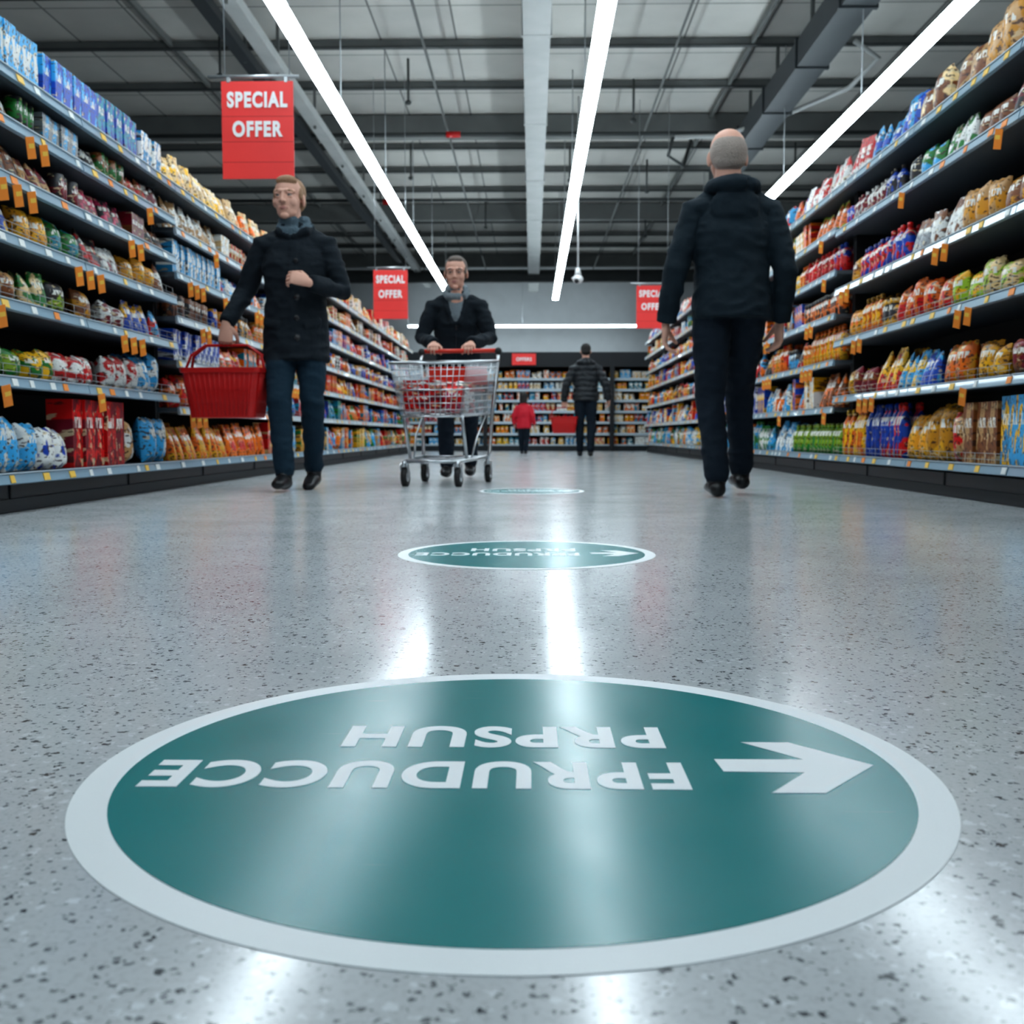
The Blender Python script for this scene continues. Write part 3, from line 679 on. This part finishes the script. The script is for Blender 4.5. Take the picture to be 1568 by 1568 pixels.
def hand(S,wr,d,n,l,curl=35,s=1,spread=1,label='skin',curl1=None,fa=None):
    wr=Vector(wr); d=Vector(d).normalized(); n=Vector(n); n=(n-d*n.dot(d)).normalized(); l=Vector(l); l=(l-d*l.dot(d)-n*l.dot(n)).normalized()
    q=lambda a,b_,c_: wr+(d*a+l*b_+n*c_)*s
    S.loft(label,[q(-.018,0,0),q(0,0,0),q(.03,.002,0),q(.065,.002,0),q(.088,0,0)],[k*s for k in(.024,.027,.036,.041,.040)],[k*s for k in(.019,.020,.018,.0155,.012)],side=l)
    c0=curl if curl1 is None else curl1
    for off,L,r in((.031,.070,.0088),(.0105,.079,.0092),(-.0105,.073,.0088),(-.031,.058,.0078)):
        p=q(.086-.10*abs(off)*.4,off,0); ang=0; pts=[p-d*.012*s,p]; 
        for i,(f,cv) in enumerate(((.46,c0),(.30,curl),(.24,curl*.8))):
            ang+=math.radians(cv); dd=d*math.cos(ang)+n*math.sin(ang)+l*off*2.5*spread; p=p+dd.normalized()*L*f*s; pts.append(p)
        S.loft(label,pts,[r*s*k for k in(1.05,1.05,.98,.9,.78)],side=l,n=10)
    a=q(.018,.026,.004); b_=a+(d*.62+l*.62+n*.3).normalized()*.042*s; c_=b_+(d*.75+l*.12+n*.6).normalized()*.032*s; e_=c_+(d*.7-l*.1+n*.7).normalized()*.024*s
    S.loft(label,[a,b_,c_,e_],[k*s for k in(.017,.0125,.0108,.0088)],side=n,n=10)
def person(name,loc,rz,mats,J,s=1,hem=.72,build=1.0,voxel=.007,headkw={},hands=(),scarf=None,hood=False,coatflare=1,collar=True,extras=None,headsize=1,puffer=False,fold=.006):
    B=Soup(); v=lambda p:Vector(p)
    r=lambda *a:[k*s*build for k in a]
    pel,chest,neck=v(J['pelvis']),v(J['chest']),v(J['neck'])
    hemc=v(J.get('hemc',(pel.x,pel.y,hem)))
    hemc.z=hem
    waist=pel.lerp(chest,.45); up=chest.lerp(neck,.55)
    pts=[hemc,pel,waist,chest,up,neck]
    B.loft('coat',pts,r(.184*coatflare,.178,.166,.186,.155,.072),r(.140*coatflare,.134,.122,.130,.100,.066),side=(1,0,0),flat0=True,n=28)
    for q in('L','R'):
        sh,el,wr=v(J['sh'+q]),v(J['el'+q]),v(J['wr'+q])
        inn=up.lerp(sh,.45); m1=sh.lerp(el,.5); m2=el.lerp(wr,.5)
        B.loft('coat',[inn,sh,m1,el,m2,wr],r(.078,.064,.060,.053,.049,.042),side=(0,1,0),flat1=True)
        B.loft('coat',[neck+Vector((0,0,-.01)),neck.lerp(sh,.55)+Vector((0,0,.004)),sh],r(.058,.050,.050))
        hp,kn,an=v(J['hip'+q]),v(J['kn'+q]),v(J['an'+q]); 
        B.loft('pants',[hp+Vector((0,0,.03)),hp.lerp(kn,.4),kn,kn.lerp(an,.35),an+Vector((0,0,.03))],r(.092,.082,.065,.060,.053),side=(1,0,0))
        td=v(J.get('td'+q,(0,-1,0))).normalized(); lift=J.get('lift'+q,0)
        heel=an-td*.035*s; toe=an+td*.16*s; heel.z=an.z-.045*s; toe.z=heel.z-lift; 
        mid=heel.lerp(toe,.5); mid.z+=.012*s
        B.loft('shoe',[heel,mid,toe],[k*s for k in(.038,.044,.036)],[k*s for k in(.036,.040,.026)],side=(td.y,-td.x,0) if abs(td.x)>.9 else (1,0,0))
        B.loft('shoe',[an+Vector((0,0,.02))*s,heel.lerp(mid,.4)],[.042*s,.042*s])
    if collar:
        cp=[]
        for k in range(0,13):
            a=math.radians(-60+300*k/12); cp.append(neck+Vector((math.cos(a)*.072*s,math.sin(a)*.066*s+.005,(.026+.014*math.sin(a))*s)))
        B.loft('coat',cp,[.018*s]*13,[.030*s]*13,side=(0,0,1),n=10)
    if hood:
        cp=[]
        for k in range(0,15):
            a=math.radians(-35+250*k/14); w=math.sin(math.radians(180*k/14)); cp.append(neck+Vector((math.cos(a)*.105*s,math.sin(a)*(.070+.03*w)*s+.015*s,(-.006+.010*w)*s)))
        B.loft('coat',cp,[(.022+.014*math.sin(math.pi*k/14))*s for k in range(15)],n=12)
        B.ell('coat',neck+Vector((0,.090*s,-.095*s)),(.115*s,.036*s,.090*s))
    if scarf:
        for dz,rr,th in((.050,.064,.027),(.012,.074,.030)):
            cp=[neck+Vector((math.cos(a)*rr*s,math.sin(a)*rr*.92*s-.012*s,dz*s+.012*s*math.sin(a)+(-.02*s if dz<.02 and math.sin(a)<-.5 else 0))) for a in np.linspace(0,2*math.pi,17)]
            B.loft('scarf',cp,[th*s]*17,n=12)
    if extras: extras(B,v,s)
    VS=[];FS=[];LB=[]
    def take(res,disp=False):
        vs,nr,fs,lb=res; o=len(VS)
        if disp:
            lb=[('coat' if (l=='pants' and vs[f[0]].z>hem+.004) else l) for f,l in zip(fs,lb)]
            lab={}
            for f,l in zip(fs,lb):
                for i in f: lab[i]=l
            for i,(p,n) in enumerate(zip(vs,nr)):
                l=lab.get(i)
                if l in('coat','pants'):
                    q=p*(9/s); w=noise.noise(Vector((q.x,q.y,q.z*1.6))+Vector((3.1,loc[0],0))); w2=noise.noise(Vector((p.x*18,p.y*18,p.z*34)))
                    h=(1-abs(w)*2.4)*fold+w2*fold*.55
                    if puffer and l=='coat': h+=.012*abs(math.sin(p.z*math.pi/.075))
                    vs[i]=p+n*h
        VS.extend(vs); FS.extend([tuple(o+i for i in f) for f in fs]); LB.extend(lb)
    take(B.remesh(voxel,2),True)
    Hd=Soup(); E=Soup(); head(Hd,E,J['head'],s*headsize,**headkw); take(Hd.remesh(.0034 if voxel<.01 else .007,3))
    VS0=len(VS); VS.extend([Vector(p) for p in E.v]); FS.extend([tuple(VS0+i for i in f) for f in E.f]); LB.extend(E.l)
    for h in hands:
        Sx=Soup(); hand(Sx,**h); take(Sx.remesh(.0034 if voxel<.01 else .006,1))
    me=bpy.data.meshes.new(name); me.from_pydata([tuple(p) for p in VS],[],FS)
    keys=['coat','pants','shoe','skin','hair','scarf','lip','eyew','iris','shirt']
    dm=dict(coat='coat_black',pants='trouser',shoe='shoe',skin='skin',hair='hair_dark',scarf='scarf',lip='lip',eyew='eyew',iris='iris',shirt='shirt'); dm.update(mats)
    for k in keys: me.materials.append(M[dm[k]])
    me.polygons.foreach_set('material_index',[keys.index(l) for l in LB]); me.polygons.foreach_set('use_smooth',[True]*len(FS)); me.update()
    o=link(bpy.data.objects.new(name,me)); o.location=loc; o.rotation_euler=(0,0,rz); return o

# man carrying basket
J=dict(pelvis=(0,0,.93),chest=(0,-.01,1.245),neck=(0,0,1.445),head=(-.024,-.035,1.608),
 shL=(.178,.01,1.355),elL=(.265,-.03,1.10),wrL=(.130,-.235,1.125),shR=(-.185,0,1.355),elR=(-.29,.03,1.11),wrR=(-.365,-.100,.925),
 hipL=(.078,0,.88),knL=(.098,-.06,.50),anL=(.060,.14,.10),hipR=(-.078,0,.88),knR=(-.070,-.14,.50),anR=(-.040,-.17,.09),liftL=.035,hemc=(0,-.01,.72))
def ex(B,v,s):
    B.loft('coat',[v((.012,-.126,.74)),v((.012,-.128,.93)),v((.012,-.120,1.08)),v((.012,-.136,1.24)),v((.012,-.098,1.36))],[.028]*5,[.010]*5)
    for z,y in((.84,-.146),(.95,-.142),(1.06,-.134),(1.16,-.142),(1.26,-.144)): B.ell('iris',(.035,y,z),(.012,.008,.012),n=10)
    for q in(-1,1): B.loft('coat',[v((q*.075,-.126,.91)),v((q*.150,-.085,.93))],[.010]*2,[.022]*2,side=(0,1,0))
    for q in(-1,1): B.loft('coat',[v((q*.015,-.095,1.395)),v((q*.075,-.075,1.425)),v((q*.09,.0,1.455))],[.014,.022,.02])
person('man_in_dark_coat',(-1.32,6.0,0),0,dict(coat='coat_black',pants='jeans',hair='hair_blond'),J,1,hem=.72,headkw=dict(yaw=-.12,pitch=-.02,hair='quiff'),headsize=1.06,
 hands=(dict(wr=(-.367,-.104,.915),d=(-.06,0,-1),n=(0,1,0),l=(1,0,0),curl=62,curl1=45),
        dict(wr=(.120,-.242,1.127),d=(-.9,-.25,.28),n=(-.15,.9,-.4),l=(.25,.1,1),curl=48)),scarf=True,extras=ex)
shopping_basket((-1.690,5.925,.405),-.04,1,.40)

# older man from behind
J=dict(pelvis=(-.01,0,.985),chest=(0,0,1.30),neck=(.0,.01,1.515),head=(.020,-.02,1.675),
 shL=(.188,0,1.405),elL=(.275,.03,1.12),wrL=(.312,-.03,.875),shR=(-.188,0,1.405),elR=(-.262,.05,1.12),wrR=(-.258,-.04,.880),
 hipL=(.088,0,.93),knL=(.09,-.02,.50),anL=(.07,.10,.09),hipR=(-.088,0,.93),knR=(-.09,-.20,.53),anR=(-.10,-.16,.115),hemc=(-.01,0,.885))
def ex2(B,v,s):
    B.loft('coat',[v((-.17,.06,.905)),v((-.09,.115,.905)),v((0,.130,.905)),v((.09,.115,.905)),v((.17,.06,.905))],[.010]*5,[.020]*5,side=(0,1,0))
    B.loft('coat',[v((-.15,.085,1.33)),v((0,.135,1.315)),v((.15,.085,1.33))],[.008]*3,[.010]*3,side=(0,1,0))
person('man_in_navy_jacket',(.985,5.37,0),math.pi,dict(coat='coat_navy',pants='trouser',hair='hair_grey'),J,1.04,hem=.885,build=1.05,headkw=dict(yaw=.0,hair='cropped'),headsize=1.12,
 hands=(dict(wr=(.313,-.034,.862),d=(.05,-.12,-1),n=(-1,.2,0),l=(0,-1,0),curl=28,s=1.02),dict(wr=(-.258,-.044,.868),d=(.0,-.12,-1),n=(1,.2,0),l=(0,-1,0),curl=28,s=1.02)),hood=True,extras=ex2)

# cart and man pushing it
shopping_cart((-.55,6.72,0),math.radians(-9))
J=dict(pelvis=(0,.06,.86),chest=(0,-.03,1.12),neck=(0,-.075,1.290),head=(0,-.135,1.435),
 shL=(.170,-.06,1.210),elL=(.240,-.12,.985),wrL=(.118,-.405,.930),shR=(-.170,-.06,1.210),elR=(-.245,-.10,.985),wrR=(-.135,-.365,.930),
 hipL=(.08,.06,.82),knL=(.085,-.02,.46),anL=(.085,.10,.085),hipR=(-.08,.06,.82),knR=(-.08,-.10,.47),anR=(-.07,-.14,.085),hemc=(0,.05,.76))
def ex3(B,v,s):
    B.loft('shirt',[v((0,-.125,1.08)),v((0,-.140,1.14)),v((0,-.130,1.22)),v((0,-.120,1.28))],[.012,.032,.050,.050],[.012,.018,.03,.03])
    B.loft('iris',[v((0,-.135,.80)),v((0,-.140,.98)),v((0,-.146,1.07))],[.004]*3)
    for q in(-1,1): B.loft('coat',[v((q*.03,-.150,1.09)),v((q*.062,-.135,1.20)),v((q*.075,-.105,1.28))],[.013,.018,.02])
person('man_pushing_cart',(-.53,7.65,0),0,dict(coat='coat_black',pants='trouser',hair='hair_brown',scarf='shirt'),J,.93,hem=.76,headkw=dict(yaw=-.05,pitch=.10,hair='short',glasses=True),headsize=1.06,
 hands=(dict(wr=(.118,-.415,.925),d=(0,-.93,-.25),n=(0,.1,-1),l=(-1,0,0),curl=62,curl1=42,s=.95),dict(wr=(-.135,-.375,.925),d=(0,-.93,-.25),n=(0,.1,-1),l=(1,0,0),curl=62,curl1=42,s=.95)),extras=ex3,scarf=True)

# far man with basket
k=.9
def sc(J,k): 
    return {a:(tuple(x*k for x in p) if isinstance(p,tuple) else p*k) for a,p in J.items()}
J=sc(dict(pelvis=(0,0,.95),chest=(0,0,1.27),neck=(0,.01,1.465),head=(0,-.03,1.640),
 shL=(.19,.01,1.365),elL=(.30,.03,1.13),wrL=(.335,-.05,.885),shR=(-.19,0,1.365),elR=(-.30,.05,1.14),wrR=(-.365,-.02,.90),
 hipL=(.085,0,.90),knL=(.09,-.06,.50),anL=(.08,-.10,.09),hipR=(-.085,0,.90),knR=(-.09,-.02,.5),anR=(-.075,.12,.09)),k)
person('man_in_puffer_jacket',(.755,15.0,0),math.pi,dict(coat='puffer',pants='trouser',hair='hair_dark'),J,k,hem=.80,build=1.05,voxel=.011,headkw=dict(hair='short'),
 hands=(dict(wr=J['wrL'],d=(.03,0,-1),n=(0,1,0),l=(-1,0,0),curl=60,s=k),dict(wr=J['wrR'],d=(0,-.1,-1),n=(1,.2,0),l=(0,-1,0),curl=30,s=k)),hood=True,puffer=True)
shopping_basket((.755-.30,15.03,.335),.0,.85,.42)
# child in red jacket
k=.56
J=sc(dict(pelvis=(0,0,.90),chest=(0,0,1.20),neck=(0,.01,1.40),head=(0,-.03,1.60),
 shL=(.19,.01,1.33),elL=(.29,.03,1.08),wrL=(.30,-.05,.86),shR=(-.19,0,1.33),elR=(-.28,.05,1.08),wrR=(-.30,-.05,.86),
 hipL=(.085,0,.86),knL=(.09,-.04,.48),anL=(.08,-.08,.09),hipR=(-.085,0,.86),knR=(-.09,-.02,.48),anR=(-.08,.10,.09)),k)
person('child_in_red_jacket',(-.125,17.0,0),math.pi*.92,dict(coat='coat_red',pants='trouser',hair='hair_dark'),J,k,hem=.42,build=1.2,voxel=.011,headkw=dict(hair='long'),headsize=1.35,
 hands=(dict(wr=J['wrL'],d=(.03,0,-1),n=(-1,0,0),l=(0,-1,0),curl=30,s=k),dict(wr=J['wrR'],d=(0,-.1,-1),n=(1,.2,0),l=(0,-1,0),curl=30,s=k)),fold=.003)

# ------------------------------------------------------------------ world, camera
w=bpy.data.worlds.new('world'); scn.world=w; w.use_nodes=True; w.node_tree.nodes['Background'].inputs[0].default_value=(.50,.68,.78,1); w.node_tree.nodes['Background'].inputs[1].default_value=.4
cam=bpy.data.cameras.new('camera'); co=link(bpy.data.objects.new('camera',cam)); cam.lens=37.4; cam.sensor_width=36
co.location=(0,0,.31); co.rotation_euler=(math.radians(90-4.143),0,math.atan(30/1629)); cam.clip_start=.02; cam.clip_end=100
cam.dof.use_dof=True; cam.dof.focus_distance=1.6; cam.dof.aperture_fstop=9
scn.camera=co
